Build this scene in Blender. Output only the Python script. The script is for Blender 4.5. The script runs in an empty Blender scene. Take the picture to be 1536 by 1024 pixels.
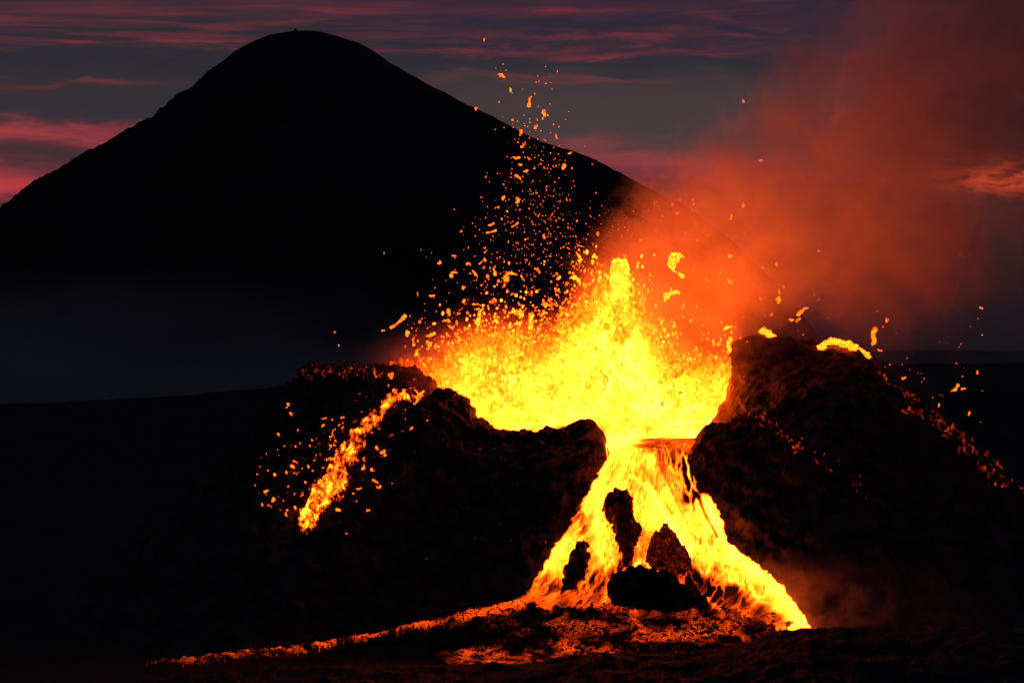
import bpy, bmesh, math, random
import numpy as np
from mathutils import Vector, Matrix, noise as mn
from mathutils.bvhtree import BVHTree

random.seed(7)
rng = np.random.default_rng(7)
S = bpy.context.scene
COL = S.collection

# ------------------------------------------------------------------ camera
CAMY, CAMZ, FPX = -417.0, 42.0, 4267.0          # eye 42 m above the lava plain, 100 mm lens
cd = bpy.data.cameras.new('camera')
cam = bpy.data.objects.new('camera', cd)
COL.objects.link(cam)
cam.location = (0, CAMY, CAMZ)
cam.rotation_euler = (math.radians(90), 0, 0)
cd.lens = 100.0
cd.sensor_width = 36.0
cd.clip_start = 0.5
cd.clip_end = 30000.0
S.camera = cam
S.view_settings.view_transform = 'Standard'
S.view_settings.look = 'None'
S.view_settings.exposure = 0.0
S.view_settings.gamma = 1.0
try:
    S.view_settings.use_curve_mapping = False
except Exception:
    pass
cy = S.cycles
cy.use_denoising = True
cy.max_bounces = 6
cy.diffuse_bounces = 2
cy.glossy_bounces = 1
cy.volume_bounces = 3
cy.transparent_max_bounces = 4
cy.sample_clamp_indirect = 1.0
cy.sample_clamp_direct = 0.0
cy.volume_step_rate = 1.0
cy.volume_max_steps = 96
cy.use_light_tree = True

def at(px, py, Y):
    k = (Y - CAMY) / FPX
    return Vector(((px - 768) * k, Y, CAMZ - (py - 512) * k))

def lin(c):
    return tuple((v / 255 / 12.92) if v <= 10 else ((v / 255 + .055) / 1.055) ** 2.4 for v in c)

# ------------------------------------------------------------------ node helpers
class NT:
    def __init__(self, tree):
        self.t = tree; self.n = tree.nodes; self.l = tree.links
    def new(self, typ, **kw):
        nd = self.n.new(typ)
        for k, v in kw.items():
            setattr(nd, k, v)
        return nd
    def put(self, sock, v):
        if hasattr(v, 'links') or isinstance(v, bpy.types.NodeSocket):
            self.l.new(v, sock)
        else:
            sock.default_value = v
    def m(self, op, a, b=None, c=None, clamp=False):
        nd = self.new('ShaderNodeMath', operation=op, use_clamp=clamp)
        self.put(nd.inputs[0], a)
        if b is not None: self.put(nd.inputs[1], b)
        if c is not None: self.put(nd.inputs[2], c)
        return nd.outputs[0]
    def add(self, a, b): return self.m('ADD', a, b)
    def sub(self, a, b): return self.m('SUBTRACT', a, b)
    def mul(self, a, b): return self.m('MULTIPLY', a, b)
    def div(self, a, b): return self.m('DIVIDE', a, b)
    def ss(self, x, a, b, lo=0.0, hi=1.0, mode='SMOOTHSTEP'):
        nd = self.new('ShaderNodeMapRange', interpolation_type=mode)
        self.put(nd.inputs['Value'], x)
        self.put(nd.inputs['From Min'], a); self.put(nd.inputs['From Max'], b)
        self.put(nd.inputs['To Min'], lo); self.put(nd.inputs['To Max'], hi)
        return nd.outputs['Result']
    def vec(self, x, y, z):
        nd = self.new('ShaderNodeCombineXYZ')
        for i, v in enumerate((x, y, z)): self.put(nd.inputs[i], v)
        return nd.outputs[0]
    def sep(self, v):
        nd = self.new('ShaderNodeSeparateXYZ'); self.put(nd.inputs[0], v)
        return nd.outputs[0], nd.outputs[1], nd.outputs[2]
    def noise(self, v, scale=1.0, detail=4.0, rough=.55, dist=0.0):
        nd = self.new('ShaderNodeTexNoise')
        self.put(nd.inputs['Vector'], v)
        nd.inputs['Scale'].default_value = scale
        nd.inputs['Detail'].default_value = detail
        nd.inputs['Roughness'].default_value = rough
        nd.inputs['Distortion'].default_value = dist
        return nd.outputs[0]
    def vmul(self, v, s):
        nd = self.new('ShaderNodeVectorMath', operation='MULTIPLY')
        self.put(nd.inputs[0], v); nd.inputs[1].default_value = s
        return nd.outputs[0]
    def mixc(self, f, a, b, mode='MIX'):
        nd = self.new('ShaderNodeMix', data_type='RGBA', blend_type=mode)
        self.put(nd.inputs[0], f); self.put(nd.inputs[6], a); self.put(nd.inputs[7], b)
        return nd.outputs[2]
    def gauss(self, x, c, w):
        d = self.div(self.sub(x, c), w)
        return self.m('POWER', 2.71828, self.mul(self.mul(d, d), -1.0))

# ------------------------------------------------------------------ world: dusk sky
w = bpy.data.worlds.new('World')
S.world = w
w.use_nodes = True
T = NT(w.node_tree)
T.n.clear()
out = T.new('ShaderNodeOutputWorld')
tc = T.new('ShaderNodeTexCoord')
gx, gy, gz = T.sep(tc.outputs['Generated'])
# base gradient by elevation
ramp = T.new('ShaderNodeValToRGB')
cr = ramp.color_ramp
keys = [(0.0, (24, 19, 26)), (.0035, (27, 21, 29)), (.026, (34, 25, 32)), (.054, (54, 40, 46)), (.072, (66, 55, 59)), (.088, (63, 53, 57)),
        (.098, (40, 38, 50)), (.112, (38, 34, 50)), (.14, (40, 32, 48)), (.3, (36, 34, 48)), (1.0, (26, 29, 46))]
while len(cr.elements) < len(keys): cr.elements.new(.5)
for e, (p, c) in zip(cr.elements, keys):
    e.position = p; e.color = (*lin(c), 1)
az = T.div(gx, T.m('MAXIMUM', gy, .05))
# wispy warping so the band edges are ragged
warp = T.noise(T.vec(T.mul(gx, 22), T.mul(gy, 2), T.mul(gz, 95)), 1.0, 6, .62, .5)
zz = T.add(gz, T.mul(T.sub(warp, .5), .020))
T.put(ramp.inputs[0], zz)
# left part of the sky is darker and bluer
leftm = T.ss(az, .02, -.12)
sky = T.mixc(T.mul(leftm, .75), ramp.outputs[0], (*lin((38, 36, 47)), 1))
streakn = T.noise(T.vec(T.mul(gx, 16), T.mul(gy, 3), T.mul(gz, 210)), 1.0, 5, .6, .8)
streakf = T.noise(T.vec(T.mul(gx, 16), T.mul(gy, 3), T.mul(gz, 420)), 1.0, 3, .5, .3)
stre = T.ss(T.add(T.mul(streakn, .7), T.mul(streakf, .3)), .44, .66)
# (py centre, slope, half width px, az centre, az half width, strength, streakiness)
bands = [(205, -8, 16, -.20, .075, 1.5, .2), (282, -12, 26, -.195, .05, 1.9, .15),
         (48, 0, 17, -.15, .10, .5, 1.0), (74, 0, 8, -.12, .07, .6, 1.0), (14, 0, 26, -.10, .17, .28, .7),
         (80, -14, 7, .01, .10, .6, .7), (60, -10, 6, .05, .07, .42, .8), (24, -6, 9, .03, .09, .45, .8),
         (118, -5, 6, .01, .05, .3, .6), (236, -10, 20, .055, .085, .75, .2), (272, -4, 16, .09, .10, .8, .3),
         (38, 6, 7, .12, .05, .3, .9), (135, 0, 7, -.15, .03, .35, .7)]
tot = None
for (py, sl, hw, ac, aw, st, sk) in bands:
    zc = (512 - py) / FPX
    d = T.sub(T.add(zz, T.mul(T.sub(az, ac), -sl / 300.0 * .12)), zc)
    d = T.div(d, hw / FPX)
    g = T.m('POWER', 2.71828, T.mul(T.mul(d, d), -1.0))
    g = T.mul(g, T.gauss(az, ac, aw))
    s_ = T.add(1 - sk, T.mul(stre, sk))
    g = T.mul(T.mul(g, s_), st)
    tot = g if tot is None else T.add(tot, g)
# orange under-lit cloud low on the right
cl = T.mul(T.mul(T.gauss(gz, (512 - 270) / FPX, 24 / FPX), T.gauss(az, .185, .035)), T.ss(T.noise(T.vec(T.mul(gx, 75), 0.0, T.mul(gz, 330)), 1.0, 6, .72, .3), .36, .62))
vertical = T.ss(gz, .3, .13)
redc = T.mul(T.m('MINIMUM', tot, 1.6), vertical)
redcol = T.mixc(redc, (0, 0, 0, 1), (*lin((140, 34, 44)), 1)) if False else None
vm = T.new('ShaderNodeVectorMath', operation='SCALE')
vm.inputs[0].default_value = lin((146, 30, 36)); T.put(vm.inputs['Scale'], redc)
vm2 = T.new('ShaderNodeVectorMath', operation='SCALE')
vm2.inputs[0].default_value = lin((205, 66, 14)); T.put(vm2.inputs['Scale'], T.mul(cl, 3.4))
sky = T.mixc(1.0, sky, vm.outputs[0], 'ADD')
sky = T.mixc(1.0, sky, vm2.outputs[0], 'ADD')
bg = T.new('ShaderNodeBackground'); T.put(bg.inputs[0], sky); bg.inputs[1].default_value = 1.0
ns = T.new('ShaderNodeTexSky', sky_type='NISHITA', sun_disc=False)
ns.sun_elevation = math.radians(-4.5); ns.sun_rotation = math.radians(-25); ns.altitude = 100
bg2 = T.new('ShaderNodeBackground'); T.put(bg2.inputs[0], ns.outputs[0]); bg2.inputs[1].default_value = 0.05
ad = T.new('ShaderNodeAddShader')
T.l.new(bg.outputs[0], ad.inputs[0]); T.l.new(bg2.outputs[0], ad.inputs[1])
T.l.new(ad.outputs[0], out.inputs[0])

# ------------------------------------------------------------------ object helpers
def props(o, label=None, cat=None, group=None, kind=None):
    if label: o['label'] = label
    if cat: o['category'] = cat
    if group: o['group'] = group
    if kind: o['kind'] = kind
    return o

def link(name, me, mat=None, parent=None):
    o = bpy.data.objects.new(name, me)
    COL.objects.link(o)
    if mat: me.materials.append(mat)
    if parent: o.parent = parent
    return o

def mesh(name, verts, faces, mat=None, smooth=True, parent=None, attrs=None, uv=None):
    me = bpy.data.meshes.new(name)
    me.from_pydata([tuple(v) for v in verts], [], [tuple(f) for f in faces])
    if smooth:
        me.polygons.foreach_set('use_smooth', [True] * len(me.polygons))
    for k, arr in (attrs or {}).items():
        a = me.attributes.new(k, 'FLOAT', 'POINT')
        a.data.foreach_set('value', np.asarray(arr, dtype=np.float32))
    if uv is not None:
        a = me.attributes.new('flow', 'FLOAT_VECTOR', 'POINT')
        a.data.foreach_set('vector', np.asarray(uv, dtype=np.float32).ravel())
    me.update()
    return link(name, me, mat, parent)

def fbm(p, sc, octv=4, h=.9):
    return mn.fractal(Vector(p) * sc, h, 2.0, octv, noise_basis='PERLIN_ORIGINAL')

def interp(x, pts):
    return float(np.interp(x, [p[0] for p in pts], [p[1] for p in pts]))

def sstep(a, b, x):
    t = min(1, max(0, (x - a) / (b - a)))
    return t * t * (3 - 2 * t)

# ------------------------------------------------------------------ materials
def rock_mat(name, base=.022, tint=(1, .93, .9), bump_s=1.6, bump_d=.5, rough=.88):
    m = bpy.data.materials.new(name); m.use_nodes = True
    T = NT(m.node_tree); b = T.n['Principled BSDF']
    geo = T.new('ShaderNodeNewGeometry').outputs['Position']
    n1 = T.noise(geo, bump_s * .25, 6, .65); n2 = T.noise(geo, bump_s, 6, .7)
    col = T.mixc(T.ss(n1, .35, .68), (*[base * .55 * t for t in tint], 1), (*[base * 1.5 * t for t in tint], 1))
    T.put(b.inputs['Base Color'], col)
    b.inputs['Roughness'].default_value = rough
    b.inputs['Specular IOR Level'].default_value = .25
    bp = T.new('ShaderNodeBump'); bp.inputs['Strength'].default_value = .9; bp.inputs['Distance'].default_value = bump_d
    T.put(bp.inputs['Height'], n2); T.l.new(bp.outputs[0], b.inputs['Normal'])
    return m

def glow_color(T, s):
    """incandescent colour of lava: one scalar drives red, green and blue like a hot body"""
    s = T.m('MAXIMUM', s, 0.0)
    return T.vec(s, T.mul(T.m('POWER', s, 1.12), .066), T.mul(T.m('POWER', s, 1.5), .0009))

def lava_mat(name, scale=1.0, amp=.35, crack=.0, smax=30.0, coord='flow', heat=None, power=3.0, fine=.25, sampling='AUTO', dist=.8, veins=0.0):
    m = bpy.data.materials.new(name); m.use_nodes = True
    T = NT(m.node_tree); b = T.n['Principled BSDF']
    if coord == 'flow':
        at_ = T.new('ShaderNodeAttribute', attribute_name='flow'); v = at_.outputs['Vector']
    else:
        v = T.new('ShaderNodeTexCoord').outputs['Object']
    if heat is None:
        h = T.new('ShaderNodeAttribute', attribute_name='melt').outputs['Fac']
    else:
        h = heat
    n1 = T.noise(v, scale, 5, .62, dist)
    n2 = T.noise(v, scale * 4.3, 4, .6, dist * .5)
    x = T.add(h, T.add(T.mul(T.sub(n1, .5), amp * 2), T.mul(T.sub(n2, .5), fine * 2)))
    if crack:
        vo = T.new('ShaderNodeTexVoronoi', feature='DISTANCE_TO_EDGE')
        wv = T.new('ShaderNodeVectorMath', operation='ADD')
        wn = T.new('ShaderNodeTexNoise'); T.put(wn.inputs['Vector'], v); wn.inputs['Scale'].default_value = scale * 2
        sc_ = T.new('ShaderNodeVectorMath', operation='SCALE'); T.l.new(wn.outputs['Color'], sc_.inputs[0]); sc_.inputs['Scale'].default_value = .5 / scale
        T.put(wv.inputs[0], v); T.l.new(sc_.outputs[0], wv.inputs[1])
        T.l.new(wv.outputs[0], vo.inputs['Vector']); vo.inputs['Scale'].default_value = scale * 1.3
        e = T.ss(vo.outputs['Distance'], 0.0, .16, 1.0, 0.0)
        x = T.add(x, T.mul(T.mul(e, crack), T.ss(n1, .4, .6)))
    if veins:
        # thin bright threads where the noise passes its middle value
        r = T.ss(T.m('ABSOLUTE', T.sub(n1, .5)), 0.0, .035, 1.0, 0.0)
        mk = T.ss(T.noise(v, scale * .45, 3, .6), .40, .60, .15, 1.0)
        r2 = T.ss(T.m('ABSOLUTE', T.sub(n2, .5)), 0.0, .03, .55, 0.0)
        x = T.add(x, T.mul(T.mul(T.m('MAXIMUM', r, r2), veins), mk))
    s = T.mul(T.m('POWER', T.m('MAXIMUM', T.div(T.sub(x, .12), .88), 0.0), power), smax)
    s = T.m('MINIMUM', s, smax * 1.5)
    T.put(b.inputs['Emission Color'], glow_color(T, s))
    b.inputs['Emission Strength'].default_value = 1.0
    b.inputs['Base Color'].default_value = (.02, .018, .017, 1)
    b.inputs['Roughness'].default_value = .75
    b.inputs['Specular IOR Level'].default_value = .25
    bp = T.new('ShaderNodeBump'); bp.inputs['Strength'].default_value = .8; bp.inputs['Distance'].default_value = .3
    T.put(bp.inputs['Height'], n2); T.l.new(bp.outputs[0], b.inputs['Normal'])
    m.cycles.emission_sampling = sampling
    return m

M_ground = rock_mat('lava_field_rock', .024, (1, 1, 1.02), .8, .8)
M_mount = rock_mat('mountain_slope', .03, (1, .95, .92), .03, 6.0)
M_cone = rock_mat('spatter_rock', .06, (1, .9, .86), 1.5, .6)
M_fall = None
def fall_mat():
    m = bpy.data.materials.new('falling_lava'); m.use_nodes = True
    T = NT(m.node_tree); b = T.n['Principled BSDF']
    v = T.new('ShaderNodeAttribute', attribute_name='flow').outputs['Vector']
    h = T.new('ShaderNodeAttribute', attribute_name='melt').outputs['Fac']
    cr_ = T.new('ShaderNodeAttribute', attribute_name='plates').outputs['Fac']
    n1 = T.noise(T.vmul(v, (.55, .42, 1)), 1.0, 3, .55, 1.0)
    n2 = T.noise(T.vmul(v, (1.8, 1.0, 1)), 1.0, 4, .6, .8)
    n4 = T.noise(T.vmul(v, (2.6, 1.9, 1)), 1.0, 3, .6, .6)
    n3 = T.noise(T.vmul(v, (.5, .45, 1)), 1.0, 4, .6, 1.6)
    rope = T.ss(T.m('ABSOLUTE', T.sub(n3, .5)), 0.0, .022, 1.0, 0.0)
    x = T.add(h, T.add(T.mul(T.sub(n1, .5), .50), T.mul(T.sub(n2, .5), .26)))
    x = T.sub(x, T.mul(rope, .09))
    x = T.sub(x, T.mul(T.ss(n4, .56, .64), .22))
    # lens shaped plates of cooled crust drawn out along the flow
    wn = T.new('ShaderNodeTexNoise'); T.put(wn.inputs['Vector'], v); wn.inputs['Scale'].default_value = .7
    wa = T.new('ShaderNodeVectorMath', operation='ADD'); T.l.new(wn.outputs['Color'], wa.inputs[0]); T.put(wa.inputs[1], T.vmul(v, (.55, .45, 1)))
    vo = T.new('ShaderNodeTexVoronoi', feature='DISTANCE_TO_EDGE'); T.l.new(wa.outputs[0], vo.inputs['Vector']); vo.inputs['Scale'].default_value = 1.25
    pl = T.ss(vo.outputs['Distance'], .05, .20)
    x = T.sub(x, T.mul(T.mul(pl, cr_), T.add(.28, T.mul(n1, .5))))
    s = T.mul(T.m('POWER', T.m('MAXIMUM', T.div(T.sub(x, .12), .88), 0.0), 3.0), 26.0)
    s = T.m('MINIMUM', s, 32.0)
    T.put(b.inputs['Emission Color'], glow_color(T, s)); b.inputs['Emission Strength'].default_value = 1.0
    b.inputs['Base Color'].default_value = (.02, .018, .017, 1); b.inputs['Roughness'].default_value = .75
    m.cycles.emission_sampling = 'AUTO'
    return m
def pool_mat():
    m = bpy.data.materials.new('crusted_lava'); m.use_nodes = True
    T = NT(m.node_tree); b = T.n['Principled BSDF']
    v = T.new('ShaderNodeAttribute', attribute_name='flow').outputs['Vector']
    h = T.new('ShaderNodeAttribute', attribute_name='melt').outputs['Fac']
    n1 = T.noise(v, 1.25, 5, .62, 1.0); n2 = T.noise(v, 2.8, 4, .6, 1.0); n3 = T.noise(v, .25, 3, .5, .4)
    x = T.add(h, T.add(T.mul(T.ss(n1, .47, .56), .17), T.mul(T.sub(n2, .5), .16)))
    th = T.ss(T.m('ABSOLUTE', T.sub(n2, .5)), 0.0, .018, 1.0, 0.0)
    e = T.ss(T.m('ABSOLUTE', T.sub(n1, .52)), 0.0, .014, 1.0, 0.0)
    x = T.add(x, T.mul(T.mul(T.m('MAXIMUM', T.mul(th, .6), e), T.ss(n3, .38, .60)), .42))
    x = T.sub(x, T.mul(T.ss(n3, .5, .38), .12))
    s = T.mul(T.m('POWER', T.m('MAXIMUM', T.div(T.sub(x, .12), .88), 0.0), 3.0), 26.0)
    T.put(b.inputs['Emission Color'], glow_color(T, s)); b.inputs['Emission Strength'].default_value = 1.0
    b.inputs['Base Color'].default_value = (.02, .018, .017, 1); b.inputs['Roughness'].default_value = .75
    b.inputs['Specular IOR Level'].default_value = .25
    bp = T.new('ShaderNodeBump'); bp.inputs['Strength'].default_value = .8; bp.inputs['Distance'].default_value = .3
    T.put(bp.inputs['Height'], n2); T.l.new(bp.outputs[0], b.inputs['Normal'])
    return m
M_fall = fall_mat(); M_pool = pool_mat()
M_slope = lava_mat('slope_lava', .5, .95, 0, 48, fine=.55, dist=.8, sampling='NONE')
M_crust = lava_mat('glowing_crust', .9, .18, .0, 24, coord='obj', heat=.16, fine=.22, sampling='NONE')

# ------------------------------------------------------------------ spatter cone (analytic rings)
G0 = -0.6
def tp(px, Y): 
    p = at(px, 512, Y); p.z = G0; return p
# inner rim edge, outer rim edge, toe on the plain; round the crater from the breach
ctrl = [
 ((914, 676, 4), (914, 700, -4), (812, -42)),
 ((906, 652, 5), (904, 662, -1), (750, -41)),
 ((886, 637, 6), (874, 638, 0), (700, -38)),
 ((850, 641, 6), (836, 645, 0), (640, -35)),
 ((792, 649, 7), (778, 650, 1), (560, -32)),
 ((742, 644, 8), (726, 642, 2), (480, -32)),
 ((712, 630, 10), (696, 612, 4), (420, -34)),
 ((697, 606, 12), (668, 590, 6), (350, -36)),
 ((672, 600, 14), (628, 596, 8), (270, -34)),
 ((654, 582, 17), (590, 566, 13), (190, -26)),
 ((640, 562, 20), (560, 556, 17), (140, -14)),
 ((606, 556, 24), (505, 558, 21), (110, 0)),
 ((580, 553, 30), (462, 560, 27), (90, 18)),
 ((570, 552, 37), (462, 558, 38), (70, 55)),
 ((620, 560, 47), (560, 552, 57), (250, 110)),
 ((740, 574, 53), (720, 566, 63), (600, 122)),
 ((880, 578, 55), (880, 566, 65), (880, 125)),
 ((1010, 570, 53), (1030, 556, 63), (1180, 122)),
 ((1090, 548, 46), (1150, 534, 56), (1480, 110)),
 ((1118, 524, 36), (1230, 516, 46), (1680, 75)),
 ((1112, 517, 27), (1290, 524, 32), (1800, 45)),
 ((1107, 519, 20), (1302, 536, 20), (1840, 15)),
 ((1108, 530, 15), (1300, 548, 12), (1830, -8)),
 ((1117, 566, 11), (1262, 556, 7), (1760, -24)),
 ((1132, 592, 7), (1212, 580, 3), (1640, -34)),
 ((1116, 617, 5), (1156, 612, -1), (1500, -40)),
 ((1092, 635, 4), (1098, 636, -2), (1390, -42)),
 ((1056, 642, 4), (1056, 650, -3), (1300, -43)),
 ((1034, 664, 5), (1036, 684, -4), (1230, -44)),
 ((1004, 668, 6), (1008, 692, -6), (1120, -45)),
 ((960, 668, 6), (960, 694, -6), (980, -46)),
 ((930, 670, 5), (930, 696, -5), (880, -45)),
]
CEN = at(900, 600, 27); CEN.z = 22.0

def cross_section(i, t):
    """point on the un-roughened section through control i, t in 0..1"""
    I = at(*ctrl[i][0]); O = at(*ctrl[i][1]); Tt = tp(*ctrl[i][2])
    F = I.lerp(CEN, .30); F.z = min(25.0, I.z - 2.5)
    F2 = I.lerp(CEN, .06); F2.z = F.z + (I.z - F.z) * .6
    Mx = (I + O) / 2; Mx.z += .06 * (O - I).length * (1 if I.z > 29 else 0)
    P = [(0, F), (.10, F2), (.17, I), (.22, Mx), (.28, O)]
    run = Tt - O
    for k in (.12, .25, .4, .55, .7, .85):
        q = O + run * k
        sag = math.sin(math.pi * min(1, k ** .8)) * -.055 * abs(run.z)     # slightly concave flank
        q.z += sag + (.05 * abs(run.z) * math.exp(-((k - .15) / .12) ** 2))
        P.append((.28 + .66 * k, q))
    P.append((.94, Tt))
    E = Tt + (run.normalized() * 5); E.z = G0 - 3
    P.append((1.0, E))
    ts = [p[0] for p in P]
    return [float(np.interp(t, ts, [p[1][c] for p in P])) for c in range(3)]

NT_, NS = 190, 760
tt = np.linspace(0, 1, NT_)
tt = np.interp(tt, [0, .12, .42, 1], [0, .15, .36, 1])
secs = np.array([[cross_section(i, t) for t in tt] for i in range(len(ctrl))])       # (nc, nt, 3)
k_ = np.exp(-np.linspace(-1.6, 1.6, 9) ** 2); k_ /= k_.sum()
def smooth_axis(a, axis, wrap):
    pad = [(0, 0)] * a.ndim; pad[axis] = (4, 4)
    p = np.pad(a, pad, mode='wrap' if wrap else 'edge')
    return sum(k_[j] * np.take(p, range(j, j + a.shape[axis]), axis=axis) for j in range(9))
secs = smooth_axis(secs, 1, False)
op = secs[:, NT_ // 3, :2]
seg = np.linalg.norm(np.roll(op, -1, 0) - op, axis=1) + 1.0
cum = np.concatenate([[0], np.cumsum(seg)])
sp = np.linspace(0, cum[-1], NS, endpoint=False)
ring = np.concatenate([secs, secs[:1]], 0)
base = np.empty((NS, NT_, 3))
for c in range(3):
    for j in range(NT_):
        base[:, j, c] = np.interp(sp, cum, ring[:, j, c])
base = smooth_axis(smooth_axis(base, 0, True), 0, True)

faces = []
for i in range(NS):
    i2 = (i + 1) % NS
    for j in range(NT_ - 1):
        faces.append((i * NT_ + j, i2 * NT_ + j, i2 * NT_ + j + 1, i * NT_ + j + 1))
bv = [Vector(p) for p in base.reshape(-1, 3)]
BV_SMOOTH = BVHTree.FromPolygons(bv, faces)

# normals of the smooth surface
dj = np.gradient(base, axis=1); di = (np.roll(base, -1, 0) - np.roll(base, 1, 0))
nrm = np.cross(di, dj); nrm /= (np.linalg.norm(nrm, axis=2, keepdims=True) + 1e-9)
if nrm[NS // 4, NT_ // 2, 2] < 0: nrm = -nrm

def pix(p):
    k = FPX / (p[1] - CAMY)
    return 768 + p[0] * k, 512 + (CAMZ - p[2]) * k

FALL = [(912, 655), (915, 680), (906, 700), (893, 720), (880, 745), (866, 765), (856, 790), (838, 815), (824, 835), (808, 862), (788, 892), (760, 908),
        (800, 915), (850, 915), (900, 915), (960, 935), (1060, 930), (1130, 930), (1192, 960), (1228, 958), (1212, 936), (1200, 915), (1180, 887), (1150, 858), (1110, 828), (1090, 812),
        (1086, 795), (1076, 765), (1062, 742), (1046, 744), (1040, 715), (1032, 690), (1028, 672), (1040, 648), (1000, 646), (940, 655)]
SLOPE = [(575, 600), (583, 590), (605, 583), (636, 589), (640, 596), (610, 602), (590, 612), (578, 628), (566, 648), (556, 662), (543, 682), (528, 706), (522, 724),
         (512, 745), (492, 768), (470, 792), (458, 806), (448, 803), (450, 782), (443, 776), (455, 752), (470, 728), (488, 702), (505, 672), (520, 650), (538, 634), (560, 615)]

def poly_sd(x, y, poly):
    """signed distance in pixels, positive inside"""
    ins = False; d = 1e9
    n = len(poly)
    for i in range(n):
        x1, y1 = poly[i]; x2, y2 = poly[(i + 1) % n]
        if (y1 > y) != (y2 > y) and x < (x2 - x1) * (y - y1) / (y2 - y1) + x1: ins = not ins
        dx, dy = x2 - x1, y2 - y1
        u = max(0, min(1, ((x - x1) * dx + (y - y1) * dy) / (dx * dx + dy * dy + 1e-9)))
        d = min(d, math.hypot(x - x1 - u * dx, y - y1 - u * dy))
    return d if ins else -d

def poly_sd_np(X, Y, poly):
    ins = np.zeros(X.shape, bool); d = np.full(X.shape, 1e9)
    n = len(poly)
    for i in range(n):
        x1, y1 = poly[i]; x2, y2 = poly[(i + 1) % n]
        if y1 != y2:
            c = ((y1 > Y) != (y2 > Y)) & (X < (x2 - x1) * (Y - y1) / (y2 - y1) + x1); ins ^= c
        dx, dy = x2 - x1, y2 - y1
        u = np.clip(((X - x1) * dx + (Y - y1) * dy) / (dx * dx + dy * dy + 1e-9), 0, 1)
        d = np.minimum(d, np.hypot(X - x1 - u * dx, Y - y1 - u * dy))
    return np.where(ins, d, -d)

PX = 768 + base[..., 0] * FPX / (base[..., 1] - CAMY)
PY = 512 + (CAMZ - base[..., 2]) * FPX / (base[..., 1] - CAMY)
calm = np.clip((poly_sd_np(PX, PY, FALL) + 25) / 30, 0, 1)
calm = np.maximum(calm, np.clip((PY - 890) / 40, 0, 1) * np.clip((PX - 620) / 60, 0, 1))
calm = np.where(base[..., 1] > 9, 0, calm)            # only on the near side
KNOBS = [(at(616, 580, 17), 4.0, 1.0), (at(575, 566, 19), 3.5, .3), (at(668, 612, 9), 3.2, 1.2), (at(694, 622, 7), 2.0, .8), (at(884, 650, 2), 3.0, .7), (at(1150, 528, 17), 6.0, 1.6), (at(1270, 540, 19), 4.0, .8),
         (at(470, 565, 28), 4.0, 1.0), (at(1128, 606, 6), 2.2, .9)]
rough = base.copy()
for i in range(NS):
    for j in range(NT_):
        p = Vector(base[i, j])
        a = 1.0 - .93 * calm[i, j]
        lump = mn.turbulence(p * .22, 4, True, noise_basis='PERLIN_ORIGINAL') - .45
        fine = mn.fractal(p * .9, .8, 2.1, 4)
        vor = mn.voronoi(p * .55)[0][0]
        jag = mn.turbulence(p * 1.7 + Vector((4, 4, 4)), 3, True) - .4
        d = a * (1.1 * lump + .38 * jag + .34 * fine + .55 * (.45 - vor))
        if tt[j] > .3:
            d += a * .55 * mn.fractal(p * .13 + Vector((9, 3, 1)), .9, 2, 3)
        for kp, kr, kh in KNOBS:
            q_ = (p - kp).length / kr
            if q_ < 1: d += kh * math.sqrt(1 - q_ * q_)
        fade = 1.0 if tt[j] < .88 else max(0, (1 - tt[j]) / .12)
        rough[i, j] = base[i, j] + nrm[i, j] * d * fade
cone = mesh('spatter_cone', rough.reshape(-1, 3), faces, M_cone)
props(cone, 'black rubbly volcano cone with a wide crater breached at the front', 'volcanic cone')
rv = [Vector(p) for p in rough.reshape(-1, 3)]
BV_ROUGH = BVHTree.FromPolygons(rv, faces)
EYE = Vector((0, CAMY, CAMZ))

def on_cone(px, py, bvh=None, flat=None):
    d = (at(px, py, 0) - EYE).normalized()
    loc, n, _, _ = (bvh or BV_SMOOTH).ray_cast(EYE, d)
    if loc is None or (flat is not None and loc.z < flat):
        if flat is None: return None, None
        k = (flat - CAMZ) / d.z
        return EYE + d * k, Vector((0, 0, 1))
    if n.dot(d) > 0: n = -n
    return loc, n

# ------------------------------------------------------------------ ground, ridge and mountain
CREST = [(0, 1032), (230, 1008), (420, 994), (500, 988), (640, 989), (690, 993), (740, 993), (790, 988), (850, 977), (930, 973), (1000, 971), (1100, 962),
         (1165, 941), (1210, 931), (1330, 928), (1420, 926), (1536, 928)]
RIDGE = [(-200, 612), (0, 607), (120, 603), (250, 598), (330, 590), (400, 583), (440, 580), (700, 570), (1000, 556), (1330, 546), (1536, 545), (1800, 548)]
def ground_z(x, y):
    d = math.hypot(x, y - CAMY)
    fy = y - CAMY
    px = 768 + FPX * x / fy if fy > .2 * abs(x) and fy > 0 else (2600 if x > 0 else -1100)
    p = Vector((x, y, 0))
    c = interp(px, CREST)
    zc = CAMZ - (c - 512) * 262 / FPX - .75
    if d < 200: z = 40.3 - .139 * d
    elif d < 262: z = 12.5 + (zc - 12.5) * sstep(200, 262, d)
    else: z = zc + (G0 - zc) * sstep(262, 322, d)
    near = 1 - sstep(285, 330, d)
    z += near * (.38 * fbm(p, .16, 5) + .25 * fbm(p, .8, 4)) * min(1, d / 60)
    far = sstep(330, 380, d)
    if d > 330:
        z += far * (.35 * fbm(p, .11, 4) * sstep(400, 460, d) + sstep(480, 640, d) * 2.2 * (mn.turbulence(p * .022, 4, True) - .5) * (1 - .5 * sstep(1000, 1250, d)))
    zr = CAMZ - (interp(px, RIDGE) - 512) * 1200 / FPX
    up = sstep(760, 1200, d) * (1 - .5 * sstep(1210, 1500, d)) * (1 - sstep(2600, 6000, d))
    z += up * (zr - G0) + sstep(900, 1200, d) * .8 * fbm(p, .03, 5)
    return z
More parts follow.
